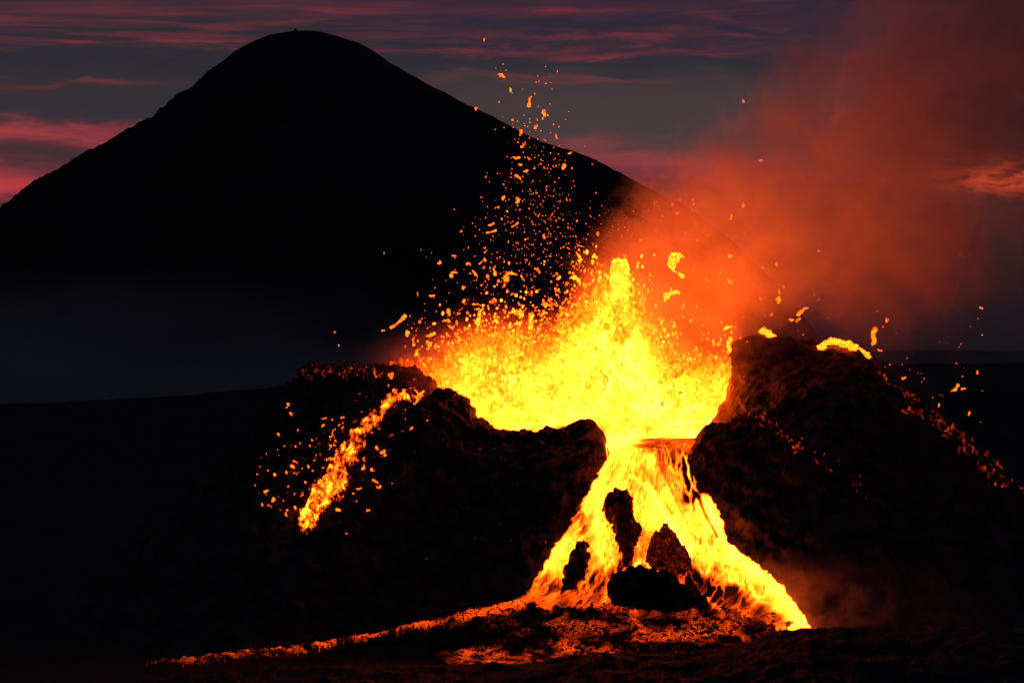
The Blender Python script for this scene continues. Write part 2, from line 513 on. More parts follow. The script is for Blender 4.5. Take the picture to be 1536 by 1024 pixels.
azs = np.concatenate([np.linspace(-math.pi, -.24, 60, endpoint=False), np.linspace(-.24, .24, 420, endpoint=False), np.linspace(.24, math.pi, 60, endpoint=False)])
rad = np.concatenate([np.linspace(1.5, 190, 40, endpoint=False), np.linspace(190, 290, 110, endpoint=False), np.linspace(290, 480, 60, endpoint=False),
                      np.geomspace(480, 1100, 60, endpoint=False), np.linspace(1100, 1260, 40, endpoint=False), np.geomspace(1260, 14000, 40)])
gv = [(0, CAMY, 40.3)]; gf = []
NA, NR = len(azs), len(rad)
for a in azs:
    for r in rad:
        x = math.sin(a) * r; y = CAMY + math.cos(a) * r
        gv.append((x, y, ground_z(x, y)))
for i in range(NA):
    i2 = (i + 1) % NA
    gf.append((0, 1 + i2 * NR, 1 + i * NR))
    for j in range(NR - 1):
        gf.append((1 + i * NR + j, 1 + i2 * NR + j, 1 + i2 * NR + j + 1, 1 + i * NR + j + 1))
props(mesh('ground', gv, gf, M_ground), 'black lumpy lava field stretching from the foreground to the foot of the mountain', kind='structure')

MD = 1900.0                                                        # distance of the summit
PROF = [(-700, 640), (-420, 520), (-200, 420), (0, 328), (45, 290), (70, 272), (95, 262), (150, 226), (180, 207), (205, 193), (232, 176), (237, 166), (248, 163),
        (272, 142), (290, 130), (315, 105), (335, 92), (350, 80), (375, 66), (400, 55), (430, 49), (443, 48), (480, 48), (510, 56), (540, 66), (560, 77), (580, 92),
        (640, 128), (700, 158), (760, 186), (810, 212), (900, 246), (950, 272), (985, 292), (1040, 323), (1110, 376), (1180, 450), (1260, 550), (1320, 620), (1500, 700)]
MK = MD / FPX
MX0 = (455 - 768) * MK
MYC = CAMY + MD
def mount_h(sr):                                                   # height by signed distance from the summit axis
    px = 455 + sr / MK
    return CAMZ - (interp(px, PROF) - 512) * MK
mvv, mff = [], []
mx = np.linspace(-560, 560, 620); my = np.concatenate([np.linspace(-420, -60, 70, endpoint=False), np.linspace(-60, 60, 60, endpoint=False), np.linspace(60, 420, 30)])
for yy in my:
    for xx in mx:
        r = math.hypot(xx, yy * 1.05)
        f = .5 + .5 * (xx / (r + 1e-6)); f = sstep(.12, .88, f)
        h = mount_h(-r) * (1 - f) + mount_h(r) * f
        p = Vector((xx, yy, h))
        h += sstep(20, 120, r) * (2.4 * fbm(p, .02, 5) + 1.5 * fbm(p, .11, 4)) * (2.0 if xx < 0 else .6) - 2.5 * sstep(30, 160, abs(yy))
        mvv.append((MX0 + xx, MYC + yy, max(h, -20)))
W_ = len(mx)
for j in range(len(my) - 1):
    for i in range(W_ - 1):
        mff.append((j * W_ + i, j * W_ + i + 1, (j + 1) * W_ + i + 1, (j + 1) * W_ + i))
props(mesh('mountain', mvv, mff, M_mount), 'dark dome-topped mountain standing behind the crater against the red dusk sky', kind='structure')

# small cairn on the summit
def ico(sub):
    bm = bmesh.new(); bmesh.ops.create_icosphere(bm, subdivisions=sub, radius=1.0)
    v = np.array([x.co[:] for x in bm.verts]); bm.verts.ensure_lookup_table()
    f = [[q.index for q in x.verts] for x in bm.faces]; bm.free()
    return v, f
ICO1, ICO2, ICO3 = ico(1), ico(2), ico(3)
def lump(vf, c, r, amp=.3, sc=1.2, seed=0.0, st=(1, 1, 1), rot=None):
    v, f = vf
    o = Vector((seed * 7.13, seed * 3.7, seed * 1.9)); res = []
    for p in v:
        p = Vector(p)
        k = 1 + amp * mn.fractal(p * sc + o, .8, 2.0, 3)
        q = Vector((p.x * st[0], p.y * st[1], p.z * st[2])) * k * r
        if rot: q = rot @ q
        res.append(tuple(q + Vector(c)))
    return res, f
def join(parts):
    V, F = [], []
    for v, f in parts:
        b_ = len(V); V += v; F += [[b_ + i for i in q] for q in f]
    return V, F
cx = (443 - 768) * MK; cz = mount_h((443 - 455) * MK)
pp = [lump(ICO2, (cx + dx, MYC + dy, cz + dz), r, .25, 1.5, i) for i, (dx, dy, dz, r) in enumerate([(0, 0, .2, 1.3), (-.6, .2, .3, .9), (.7, -.1, .2, .9), (.05, 0, 1.4, .75), (0, 0, 2.1, .5)])]
v, f = join(pp)
props(mesh('cairn', v, f, M_mount), 'tiny stone cairn on the very top of the dark mountain', 'cairn')

# ------------------------------------------------------------------ lava sheets laid on the cone
def idw(ctrls, X, Y, p=3.2):
    num = np.zeros(X.shape); den = np.zeros(X.shape)
    for (cx, cy_, h) in ctrls:
        wgt = 1.0 / (np.hypot(X - cx, Y - cy_) + 4) ** p
        num += wgt * h; den += wgt
    return num / den

def sheet(name, poly, step, heat_fn, mat, lift, flow_fn, edge=3.0, flat=None, parent=None, bump=.12, edge_cool=0.0, bvh=None, ragged=0.0, dome=0.0, domew=20.0, sx=1.0, whole=False, plate_fn=None):
    xs = [p[0] for p in poly]; ys = [p[1] for p in poly]
    gx_ = np.arange(min(xs) - 6, max(xs) + 6, step * sx); gy_ = np.arange(min(ys) - 6, max(ys) + 6, step)
    X, Y = np.meshgrid(gx_, gy_)
    sd = poly_sd_np(X, Y, poly)
    if ragged:
        rg = np.array([[mn.fractal(Vector((a * .11, b * .11, 3.3)), .8, 2, 3) for a in gx_] for b in gy_])
        sd = sd + rg * ragged
    H = heat_fn(X, Y)
    idx = -np.ones(X.shape, int); V, hv, uv = [], [], []
    for j in range(X.shape[0]):
        for i in range(X.shape[1]):
            if sd[j, i] < -step * 1.2: continue
            loc, n = on_cone(X[j, i], Y[j, i], bvh, flat)
            if loc is None: continue
            e = min(1.0, max(0.0, (sd[j, i] + step) / edge))
            up = lift * (e ** .5) - .12 * (1 - e)
            if dome: up += dome * math.sqrt(max(0, 1 - (1 - min(1, max(0, sd[j, i]) / domew)) ** 2))
            nn = (n + Vector((0, 0, .6))).normalized()
            up += e * bump * mn.fractal(loc * .9, .8, 2, 4) * 1.6
            idx[j, i] = len(V)
            V.append(loc + nn * up); hv.append(float(H[j, i]) - edge_cool * (1 - e)); uv.append(flow_fn(X[j, i], Y[j, i], loc))
    F = []
    for j in range(X.shape[0] - 1):
        for i in range(X.shape[1] - 1):
            q = (idx[j, i], idx[j + 1, i], idx[j + 1, i + 1], idx[j, i + 1])
            if min(q) < 0: continue
            a, b_, c, d = (V[k] for k in q)
            if (a - c).length > 6 or (b_ - d).length > 6: continue
            F.append(q)
    if whole:                                          # keep only the one connected body
        par = list(range(len(V)))
        def find(i):
            while par[i] != i:
                par[i] = par[par[i]]; i = par[i]
            return i
        for q in F:
            r0 = find(q[0])
            for k in q[1:]: par[find(k)] = r0
        cnt_ = {}
        for q in F: cnt_[find(q[0])] = cnt_.get(find(q[0]), 0) + 1
        top_ = max(cnt_, key=cnt_.get)
        F = [q for q in F if find(q[0]) == top_]
        used = sorted({k for q in F for k in q}); mp = {k: i for i, k in enumerate(used)}
        V = [V[k] for k in used]; hv = [hv[k] for k in used]; uv = [uv[k] for k in used]; F = [tuple(mp[k] for k in q) for q in F]
    return mesh(name, V, F, mat, parent=parent, attrs=({'melt': hv, 'plates': [plate_fn(*pix(p)) for p in V]} if plate_fn else {'melt': hv}), uv=uv)

FALLH = [(985, 661, .40), (1008, 667, .42), (1024, 676, .40), (992, 672, .52), (1000, 690, .5), (1020, 700, .46), (1036, 728, .46), (1028, 750, .5), (1010, 720, .56), (985, 676, .5), (1012, 662, .4), (1030, 665, .36), (1015, 738, .6), (1042, 745, .5), (925, 652, .95), (955, 657, .85), (975, 652, .5), (1000, 650, .42), (1030, 650, .36), (950, 645, 1), (925, 668, .9), (980, 668, .62), (1010, 672, .55), (1026, 684, .60), (940, 690, .9), (975, 688, .88),
         (1008, 700, .72), (1030, 716, .70), (1034, 740, .62), (1020, 735, .66), (900, 728, .86), (880, 770, .8), (866, 768, .62), (855, 795, .6), (850, 815, .78), (872, 800, .72), (874, 790, .5), (900, 790, .86),
         (895, 760, .84), (930, 722, .8), (955, 726, .62), (965, 750, .82), (1000, 742, .9), (975, 772, .86), (1000, 788, .95), (1018, 815, .98), (1030, 830, .95), (1012, 760, .8), (1040, 775, .84), (1040, 800, .86), (1062, 760, 1.02),
         (1075, 785, 1), (1082, 812, .9), (1060, 830, .86), (1100, 838, .96), (1130, 865, .98), (1165, 890, 1), (1195, 922, 1.02), (1206, 936, 1.0), (1060, 855, .8), (1100, 876, .84), (1140, 895, .92), (1170, 915, .95), (842, 832, .86),
         (828, 850, .8), (845, 860, .78), (815, 870, .58), (800, 888, .5), (785, 900, .44), (825, 893, .48), (765, 908, .42), (905, 825, .84), (918, 848, .78), (900, 850, .6), (888, 866, .48), (905, 885, .38), (860, 895, .40), (930, 856, .46), (940, 862, .45), (965, 830, .5),
         (962, 850, .46), (955, 818, .6), (930, 850, .5), (1040, 868, .26), (1010, 864, .28), (1060, 880, .22), (1100, 895, .22), (1090, 905, .3), (1140, 922, .28), (1165, 930, .36), (1060, 925, .25), (980, 925, .24), (900, 905, .34), (850, 910, .30), (800, 910, .38), (940, 928, .24), (1000, 925, .2)]
def edge_lr(py):
    L = [(640, 925), (660, 913), (680, 915), (700, 906), (720, 893), (745, 880), (790, 856), (835, 824), (862, 808), (892, 788), (940, 720)]
    R = [(640, 1040), (672, 1030), (715, 1042), (745, 1064), (795, 1086), (828, 1110), (858, 1150), (887, 1180), (915, 1200), (941, 1212)]
    return interp(py, L), interp(py, R)
def flow_fall(x, y, p):
    l, r = edge_lr(y)
    u = (x - l) / (r - l)
    wdt = .45 + .55 * (r - l) / 400
    return (u * 30 * wdt, (y - 640) / 21.0, 0.0)
def adopt(o, root):
    o.parent = root; o.matrix_parent_inverse = root.matrix_world.inverted() if False else Matrix.Translation(-root.location)
PL = [(1036, 712, .8, 8, 10), (1040, 742, .7, 7, 12), (1000, 668, 1.0, 30, 14), (1028, 690, 1.0, 12, 26), (1034, 735, .9, 12, 26), (1008, 690, .55, 18, 18), (945, 728, .5, 10, 5), (868, 770, .7, 8, 22), (874, 795, .6, 8, 12), (1060, 810, .35, 20, 20), (1075, 850, .3, 30, 10),
      (890, 868, .7, 35, 14), (820, 880, .5, 30, 14), (935, 860, .7, 20, 16), (962, 840, .5, 10, 20), (1090, 890, .9, 60, 22), (1040, 872, .8, 25, 14), (930, 670, .35, 12, 5)]
def plates(x, y):
    return min(1.0, sum(w_ * math.exp(-((x - cx_) / a_) ** 2 - ((y - cy_) / b_) ** 2) for cx_, cy_, w_, a_, b_ in PL))
LINES = [([(1046, 744), (1058, 775), (1076, 808)], 2.6, -.5), ([(958, 850), (932, 862), (913, 884), (906, 905)], 4, .22), ([(966, 847), (1000, 868), (1045, 893), (1078, 915)], 4, .30), ([(955, 815), (966, 838), (950, 856)], 4, .2), ([(950, 718), (975, 738), (995, 770), (1012, 800), (1032, 840)], 4, .20), ([(938, 728), (905, 738), (895, 770), (898, 820), (912, 862)], 5, .14), ([(1050, 748), (1072, 790), (1100, 830), (1150, 872), (1206, 937)], 8, .14),
         ([(915, 690), (890, 735), (865, 790), (838, 830), (812, 868)], 4, .12), ([(1028, 690), (1036, 720), (1048, 770)], 3, .22), ([(975, 690), (1000, 730), (1022, 775), (1050, 830), (1100, 868)], 6, .08),
         ([(990, 700), (1012, 750), (1035, 800), (1075, 850)], 3, -.14), ([(930, 700), (900, 745), (886, 790)], 3, -.12), ([(965, 705), (990, 745), (1008, 775)], 3, -.10), ([(985, 800), (968, 830), (952, 852)], 4, .06)]
def line_d(X, Y, pts):
    d = np.full(X.shape, 1e9)
    for (x1, y1), (x2, y2) in zip(pts, pts[1:]):
        dx, dy = x2 - x1, y2 - y1
        u = np.clip(((X - x1) * dx + (Y - y1) * dy) / (dx * dx + dy * dy), 0, 1)
        d = np.minimum(d, np.hypot(X - x1 - u * dx, Y - y1 - u * dy))
    return d
def fall_heat(X, Y):
    h = idw(FALLH, X, Y) + .035
    for pts, wd, st in LINES: h = h + st * np.exp(-(line_d(X, Y, pts) / wd) ** 2)
    return h
o = sheet('lava_fall', FALL, 1.4, fall_heat, M_fall, .35, flow_fall, edge=5, edge_cool=.12, flat=0.0, ragged=4.0, whole=True, plate_fn=plates)
props(o, 'broad yellow lava cascade fanning out below the notch in the crater rim', 'lava cascade')

RIMC = {}
# crust islands standing in the cascade: domes on the cone, real thickness
ISL = [([(928, 740), (944, 741), (953, 756), (951, 778), (962, 795), (958, 815), (950, 842), (936, 853), (928, 832), (921, 800), (909, 780), (904, 760), (912, 746)], 1.0,
        'tall narrow black rock standing in the upper middle of the lava cascade'),
       ([(993, 794), (1008, 798), (1020, 818), (1037, 846), (1040, 862), (1000, 866), (975, 852), (966, 846), (972, 825), (980, 805)], 1.3,
        'reddish pointed rock in the cascade just above the flat black island'),
       ([(912, 880), (930, 862), (958, 853), (985, 861), (1010, 871), (1040, 890), (1062, 905), (1056, 918), (1000, 922), (950, 918), (918, 910), (908, 895)], 1.25,
        'widest low black rock island at the foot of the cascade'),
       ([(872, 816), (884, 820), (886, 845), (876, 870), (860, 888), (842, 892), (845, 862), (856, 834)], .9,
        'small slanting black rock between the two left arms of the cascade')]
M_crust2 = lava_mat('glowing_crust_red', .9, .2, .0, 24, coord='obj', heat=.22, fine=.24, sampling='NONE')
M_crust3 = lava_mat('cold_crust', .9, .12, .0, 24, coord='obj', heat=.02, fine=.16, sampling='NONE')
for k, (poly, dm, lab) in enumerate(ISL):
    o = sheet('lava_rock', poly, 1.1, lambda X, Y: X * 0 + .15, (M_crust, M_crust2, M_crust3, M_crust3)[k], .3, lambda x, y, p: (p.x, p.y, p.z), edge=4, dome=dm, domew=16, bump=.5, ragged=4.5)
    props(o, lab, 'rock', 'dark rocks in the lava cascade')

# crusted lava apron
APR = [(640, 944), (700, 925), (760, 910), (820, 900), (900, 905), (980, 922), (1060, 918), (1120, 905), (1160, 920), (1200, 936), (1205, 955), (1100, 990), (900, 1000), (690, 1003), (650, 985)]
APH = [(700, 930, .36), (760, 915, .4), (830, 905, .34), (700, 945, .10), (760, 940, .12), (730, 960, .02), (690, 962, .0), (800, 925, .2), (830, 940, .30), (860, 920, .28), (920, 920, .3), (880, 945, .26), (940, 945, .32), (1000, 940, .3), (1060, 930, .26), (1110, 925, .30), (1160, 930, .3),
       (700, 980, .42), (740, 985, .44), (800, 978, .40), (850, 968, .38), (900, 960, .40), (950, 962, .44), (1000, 958, .40), (1060, 950, .36), (1100, 948, .36), (1130, 945, .2), (1180, 950, .1), (680, 960, .05), (780, 955, .16)]
o = sheet('lava_apron', APR, 1.6, lambda X, Y: idw(APH, X, Y) - .24, M_pool, .3, lambda x, y, p: (p.x * .75, p.y * .9, p.z * .8), edge=4, flat=0.0, edge_cool=.1, bump=.22, ragged=5.0)
props(o, 'crusted field of cooling lava with red cracks below the cascade', 'lava field')

STR = [(792, 902), (740, 913), (700, 921), (650, 933), (600, 944), (550, 955), (500, 964), (450, 971), (400, 977), (350, 983), (300, 989), (260, 994), (220, 999), (222, 1002), (300, 994), (350, 989),
       (400, 984), (450, 979), (500, 972), (550, 963), (600, 951), (650, 941), (700, 931), (740, 924), (792, 914)]
o = sheet('lava_stream', STR, 1.1, lambda X, Y: np.interp(X, [220, 300, 500, 700, 800], [.06, .14, .17, .20, .28]), M_pool, .75, lambda x, y, p: (p.x * 1.3, p.y * 1.6, p.z * 1.2), edge=3, flat=0.0, edge_cool=.10, bump=.15, ragged=2.5)
props(o, 'thin red lava stream running left along the foot of the cone', 'lava stream')

o = sheet('overflow_stream', SLOPE, 1.0, lambda X, Y: np.interp(Y, [580, 600, 620, 660, 720, 790, 810], [.62, .58, .38, .42, .48, .58, .54]), M_slope, .3,
          lambda x, y, p: (p.x * 1.5, p.y * .7, p.z * .7), edge=11, edge_cool=.44, bump=.2, ragged=9.0, bvh=BV_ROUGH)
props(o, 'narrow orange lava stream spilling from the left rim down the dark flank', 'lava stream')

# ------------------------------------------------------------------ lava lake and fountain
ang = np.linspace(0, 2 * math.pi, 72, endpoint=False)
CXY = (CEN.x, 27.0)
LZ = 27.4
M_lake = lava_mat('lake_lava', .9, .30, 0, 30, coord='obj', fine=.3)
bm = bmesh.new()
inner = []
NC = len(ctrl)
for i in range(NC):
    for q in range(4):
        f = q / 4
        A, B = (at(*ctrl[i][0]), at(*ctrl[(i + 1) % NC][0]))
        C_, D_ = (at(*ctrl[i][1]), at(*ctrl[(i + 1) % NC][1]))
        p = A.lerp(B, f); o_ = C_.lerp(D_, f)
        wgt = f if i == NC - 5 else (1.0 if i > NC - 5 else (1 - f if i == 0 else 0.0))
        if wgt > 0:                                    # the lake runs out through the breach
            t_ = p.lerp(o_, 1.12 * wgt)
            hit = BV_SMOOTH.ray_cast(Vector((t_.x, t_.y, 60)), Vector((0, 0, -1)))[0]
            zz_ = min(LZ, (hit.z if hit else LZ - 1) + .12)
            inner.append(Vector((t_.x, t_.y, LZ + (zz_ - LZ) * min(1, wgt * 1.2))))
        else:
            t_ = Vector((p.x, p.y, LZ)).lerp(Vector((CXY[0], CXY[1], LZ)), .03); inner.append(t_)
V = [(CXY[0], CXY[1], LZ)]; F = []; hv = [.95]
NL, NRR = len(inner), 40
for i in range(NL):
    for r in range(1, NRR + 1):
        k = r / NRR
        q = Vector((CXY[0], CXY[1], LZ)).lerp(Vector((inner[i].x, inner[i].y, LZ)), k)
        q.z = LZ + (inner[i].z - LZ) * sstep(.55, 1, k) + .12 * fbm(q, .5)
        V.append(tuple(q))
        x_, y_ = pix(q)
        hv.append(1.0 - (.66 + .34 * mn.fractal(Vector((x_ * .03, y_ * .2, 0)), .8, 2, 3)) * sstep(938, 975, x_ + 14 * mn.noise(Vector((x_ * .05, y_ * .15, 3)))) * sstep(-1, 5, y_ - 645 - 13 * sstep(1045, 940, x_)) * (1 if q.y < 16 else 0))
for i in range(NL):
    i2 = (i + 1) % NL
    F.append((0, 1 + i * NRR, 1 + i2 * NRR))
    for r in range(NRR - 1):
        F.append((1 + i * NRR + r, 1 + i * NRR + r + 1, 1 + i2 * NRR + r + 1, 1 + i2 * NRR + r))
props(mesh('lava_lake', V, F, M_lake, attrs={'melt': hv}), 'molten lava lake filling the crater under the fountain', 'lava lake')

TOP = [(560, 556), (590, 552), (620, 548), (650, 545), (680, 530), (705, 515), (730, 510), (755, 505), (780, 512), (800, 524), (818, 522), (832, 504), (845, 492), (856, 490), (868, 468), (884, 462), (898, 432), (912, 424),
       (918, 396), (926, 392), (936, 392), (942, 408), (948, 440), (960, 464), (970, 496), (984, 522), (1010, 535), (1030, 545), (1050, 545), (1075, 540), (1100, 545), (1112, 560)]
def top_at(px): return interp(px, TOP)
def fire_mat(name, scale, lo, hi, sampling='AUTO', attr=False):
    m = bpy.data.materials.new(name); m.use_nodes = True
    T = NT(m.node_tree); b = T.n['Principled BSDF']
    v = T.new('ShaderNodeTexCoord').outputs['Object']
    n1 = T.noise(v, scale, 6, .68, 1.0); n2 = T.noise(v, scale * .28, 3, .5, .6)
    x = T.ss(T.add(T.mul(n1, .65), T.mul(n2, .35)), .36, .62, 0, 1, 'LINEAR')
    s = T.add(lo, T.mul(T.m('POWER', x, 1.6), hi - lo))
    dark = T.ss(T.noise(v, scale * 1.7, 3, .5, .5), .27, .34)
    s = T.mul(s, T.add(.35, T.mul(dark, .65)))
    if attr:
        s = T.mul(s, T.new('ShaderNodeAttribute', attribute_name='melt').outputs['Fac'])
    T.put(b.inputs['Emission Color'], glow_color(T, s)); b.inputs['Emission Strength'].default_value = 1
    b.inputs['Base Color'].default_value = (.03, .02, .018, 1); b.inputs['Roughness'].default_value = .8
    m.cycles.emission_sampling = sampling
    return m
M_core = fire_mat('fountain_core', .42, 6.0, 42.0, attr=True)
M_clot = fire_mat('fountain_clots', .42, 3.0, 22.0, 'NONE', attr=True)
fountain = bpy.data.objects.new('lava_fountain', None); COL.objects.link(fountain)
fountain.location = (13.5, 28, LZ)
props(fountain, 'huge yellow lava fountain bursting out of the crater', 'lava fountain')
# core: a ragged heap of molten lava, higher in the middle
V, F, hv = [], [], []
ux = np.linspace(640, 1108, 230); vy = np.linspace(-14, 15, 70)
for yv in vy:
    for px in ux:
        Y = 27 + yv
        x = at(px, 512, 27).x
        zt = at(px, top_at(px) + 26, 27).z
        edge_ = min(1, (px - 636) / 40) * min(1, (1112 - px) / 18)
        fall_ = math.exp(-(yv / 8.5) ** 2)
        z = LZ - .5 + max(0, (zt - LZ)) * fall_ * edge_
        p = Vector((x, Y, z))
        dsp = 1.5 * mn.turbulence(p * .23 + Vector((0, 0, 5)), 4, False) - .9 + .5 * mn.fractal(p * .8, .8, 2, 3)
        z += dsp * min(1, (z - LZ + 1) * .3) ; y2 = Y + .8 * mn.fractal(p * .35, .8, 2, 3)
        V.append((x, y2, z))
        hv.append(.30 + .75 * sstep(650, 740, px) - .25 * sstep(975, 1010, px) * sstep(34, 40, z))
n_ = len(ux)
for j in range(len(vy) - 1):
    for i in range(n_ - 1):
        F.append((j * n_ + i, j * n_ + i + 1, (j + 1) * n_ + i + 1, (j + 1) * n_ + i))
o = mesh('molten_heap', V, F, M_core, attrs={'melt': hv}); adopt(o, fountain)
# clots: countless torn blobs thrown round the heap
V, F, hv = [], [], []
def add_clot(c, r, heat, st=(1, 1, 1), sub=ICO2, amp=.55):
    v, f = lump(sub, c, r, amp, 1.7, random.random() * 50, st)
    b_ = len(V); V.extend(v); F.extend([[b_ + i for i in q] for q in f]); hv.extend([heat] * len(v))
for k in range(5200):
    px = random.choice([random.uniform(560, 1110), random.uniform(560, 1110), random.gauss(900, 60), random.gauss(760, 60)])
    if not 555 < px < 1110: continue
    tp_ = top_at(px)
    u = random.random()
    py = tp_ + 4 - 16 * random.random() ** 2 + u ** 1.1 * (640 - tp_) * .8
    Y = 27 + random.gauss(0, 5)
    depth = (py - tp_) / 60.0
    r = random.uniform(.14, .42) + .45 * random.random() ** 5 * min(1, max(0, depth + .3))
    hot = .28 + .85 * min(1, max(0, depth * 1.5)) + random.uniform(-.06, .12)
    if px < 690: hot *= .30 + .55 * sstep(600, 690, px); r *= .9
    if px > 985: hot *= .85
    hgt = random.uniform(1, 1.9)
    add_clot(at(px, py, Y), r * .75, hot, (random.uniform(.6, 1.3), 1, hgt), ICO2, 1.1)
# fine spray above the edge
for k in range(1500):
    px = random.choice([random.gauss(880, 75), random.gauss(840, 90), random.uniform(620, 1110)])
    if not 600 < px < 1110: continue
    py = top_at(px) - random.expovariate(1 / 26.0) + 6
    if py < 360 or (900 < px < 955 and py < 408): continue
    add_clot(at(px, py, 27 + random.gauss(0, 6)), random.uniform(.07, .24), random.uniform(.35, .8), (1, 1, random.uniform(.8, 1.8)), ICO1)
o = mesh('lava_clots', V, F, M_clot, attrs={'melt': hv}); adopt(o, fountain); o['kind'] = 'stuff'
# spray round the heap; added emission paints an orange haze over its edges
def spray_mat():
    m = bpy.data.materials.new('spray_haze_glow'); m.use_nodes = True
    T = NT(m.node_tree); T.n.clear()
    o_ = T.new('ShaderNodeOutputMaterial'); pv = T.new('ShaderNodeVolumePrincipled')
    pos = T.new('ShaderNodeNewGeometry').outputs['Position']
    x, y, z = T.sep(pos)
    rp = T.new('ShaderNodeValToRGB'); rp.color_ramp.interpolation = 'LINEAR'
    x0, x1 = at(540, 0, 27).x, at(1125, 0, 27).x
    el = rp.color_ramp.elements
    pts_ = [(540, 575)] + [p for k, p in enumerate(TOP) if k % 2 == 0 and k > 0] + [(1125, 575)]
    while len(el) < len(pts_): el.new(.5)
    for e, (px, py) in zip(el, pts_):
        e.position = min(1, max(0, (at(px, 0, 27).x - x0) / (x1 - x0))); v_ = (at(px, max(py, 440), 27).z - 25) / 40; e.color = (v_, v_, v_, 1)
    T.put(rp.inputs[0], T.div(T.sub(x, x0), x1 - x0))
    top = T.add(25.0, T.mul(rp.outputs[0], 40.0))
    n = T.noise(pos, .17, 6, .66, .8); n2 = T.noise(pos, .5, 4, .65, .6)
    dz = T.add(T.sub(z, top), T.mul(T.sub(n, .5), -16.0))
    f = T.ss(dz, 7.0, -5.0)
    f = T.mul(f, f)
    yy = T.div(T.sub(y, 26.0), 9.0)
    f = T.mul(f, T.m('POWER', 2.71828, T.mul(T.mul(yy, yy), -1.0)))
    f = T.mul(f, T.mul(T.ss(x, x0, x0 + 8), T.ss(x, x1, x1 - 3)))
    f = T.mul(f, T.ss(n2, .40, .62, .12, 1.6))
    left = T.ss(x, at(620, 0, 27).x, at(730, 0, 27).x, .14, 1.0)
    T.put(pv.inputs['Density'], T.mul(f, .05))
    pv.inputs['Color'].default_value = (.7, .68, .66, 1)
    s = T.mul(T.mul(f, left), .46)
    T.put(pv.inputs['Emission Color'], T.vec(s, T.mul(T.mul(s, T.add(.55, T.mul(f, .6))), .075), T.mul(s, .0008)))
    pv.inputs['Emission Strength'].default_value = 1.0
    T.l.new(pv.outputs[0], o_.inputs['Volume'])
    return m
_lo, _hi = at(540, 0, 27), at(1125, 0, 27)
_v = [(x, y, z) for x in (_lo.x, _hi.x) for y in (9, 43) for z in (LZ + .4, 66)]
_f = [(0, 1, 3, 2), (4, 6, 7, 5), (0, 4, 5, 1), (2, 3, 7, 6), (0, 2, 6, 4), (1, 5, 7, 3)]
o = mesh('glowing_spray_haze', _v, _f, spray_mat(), smooth=False); adopt(o, fountain); o['kind'] = 'stuff'
# jet standing up out of the fountain
V, F, hv = [], [], []
for k in range(120):
    t = k / 119
    px = 928 + 8 * t * math.sin(t * 5) + 12 * t; py = 399 + t * 110
    add_clot(at(px + random.uniform(-1.3, 1.3) * (3 + 8 * t), py, 19 + random.uniform(-1, 1)), .35 + .45 * t + random.uniform(-.2, .25), .75 + .3 * t + random.uniform(-.15, .2), (.95, .9, 1.3), ICO2, .9)
for k in range(150):
    t = random.random()
    add_clot(at(random.uniform(919, 939) + 9 * t + random.uniform(-1, 1) * (2 + 8 * t), 396 + 70 * t, 16 + random.gauss(0, 1.2)), random.uniform(.16, .55), random.uniform(.6, 1.15), (random.uniform(.7, 1.2), .9, random.uniform(.9, 1.5)), ICO2, 1.0)
for k in range(60):
    t = random.random() * .35
    add_clot(at(random.uniform(921, 938) + 6 * t, 397 + 70 * t, 14 + random.uniform(-.8, .8)), random.uniform(.4, .72), random.uniform(.92, 1.15), (.9, .9, 1.2), ICO3, .6)
o = mesh('lava_jet', V, F, M_clot, attrs={'melt': hv}); adopt(o, fountain)

# spatter lying on the right rim and other small splashes
def gob_mat(name, s0, s1):
    m = bpy.data.materials.new(name); m.use_nodes = True
    T = NT(m.node_tree); b = T.n['Principled BSDF']
    v = T.new('ShaderNodeNewGeometry').outputs['Position']
    s = T.add(s0, T.mul(T.ss(T.noise(v, 2.4, 4, .6), .35, .65), s1 - s0))
    T.put(b.inputs['Emission Color'], glow_color(T, s)); b.inputs['Emission Strength'].default_value = 1
    b.inputs['Base Color'].default_value = (.02, .015, .013, 1)
    m.cycles.emission_sampling = 'NONE'
    return m
G_yel, G_org, G_red, G_dim = gob_mat('gob_yellow', 5, 12), gob_mat('gob_orange', 2.2, 7), gob_mat('gob_red', .10, .6), gob_mat('gob_dim_red', .01, .2)

pts = [(1231, 519), (1240, 511), (1250, 509), (1262, 513), (1274, 515), (1284, 521), (1294, 527), (1304, 535)]
pp = []
for k in range(170):
    t = random.random() * (len(pts) - 1); i = int(t); fr = t - i
    px = pts[i][0] * (1 - fr) + pts[i + 1][0] * fr; py = pts[i][1] * (1 - fr) + pts[i + 1][1] * fr
    pp.append(lump(ICO2, at(px + random.uniform(-3, 3), py + 2.5 + random.uniform(-3.5, 3.5), 19 + random.uniform(-.7, .7)), random.uniform(.09, .36), .8, 1.5, k, (1.3, 1, .8)))
v, f = join(pp)
props(mesh('lava_spatter', v, f, G_yel), 'bright yellow patch of fresh spatter lying on the right rim crest', 'lava spatter')
pp = [lump(ICO2, at(1143 + t_ * 20 + random.gauss(0, 2), 496 + t_ * 13 - abs(random.gauss(0, 2)), 20), random.uniform(.14, .42), .8, 1.5, k, (1.2, 1, .9)) for k, t_ in enumerate([i / 29 for i in range(30)])]
v, f = join(pp)
props(mesh('lava_splash', v, f, G_yel), 'small yellow splash rising just behind the rim block right of the fountain', 'lava splash')

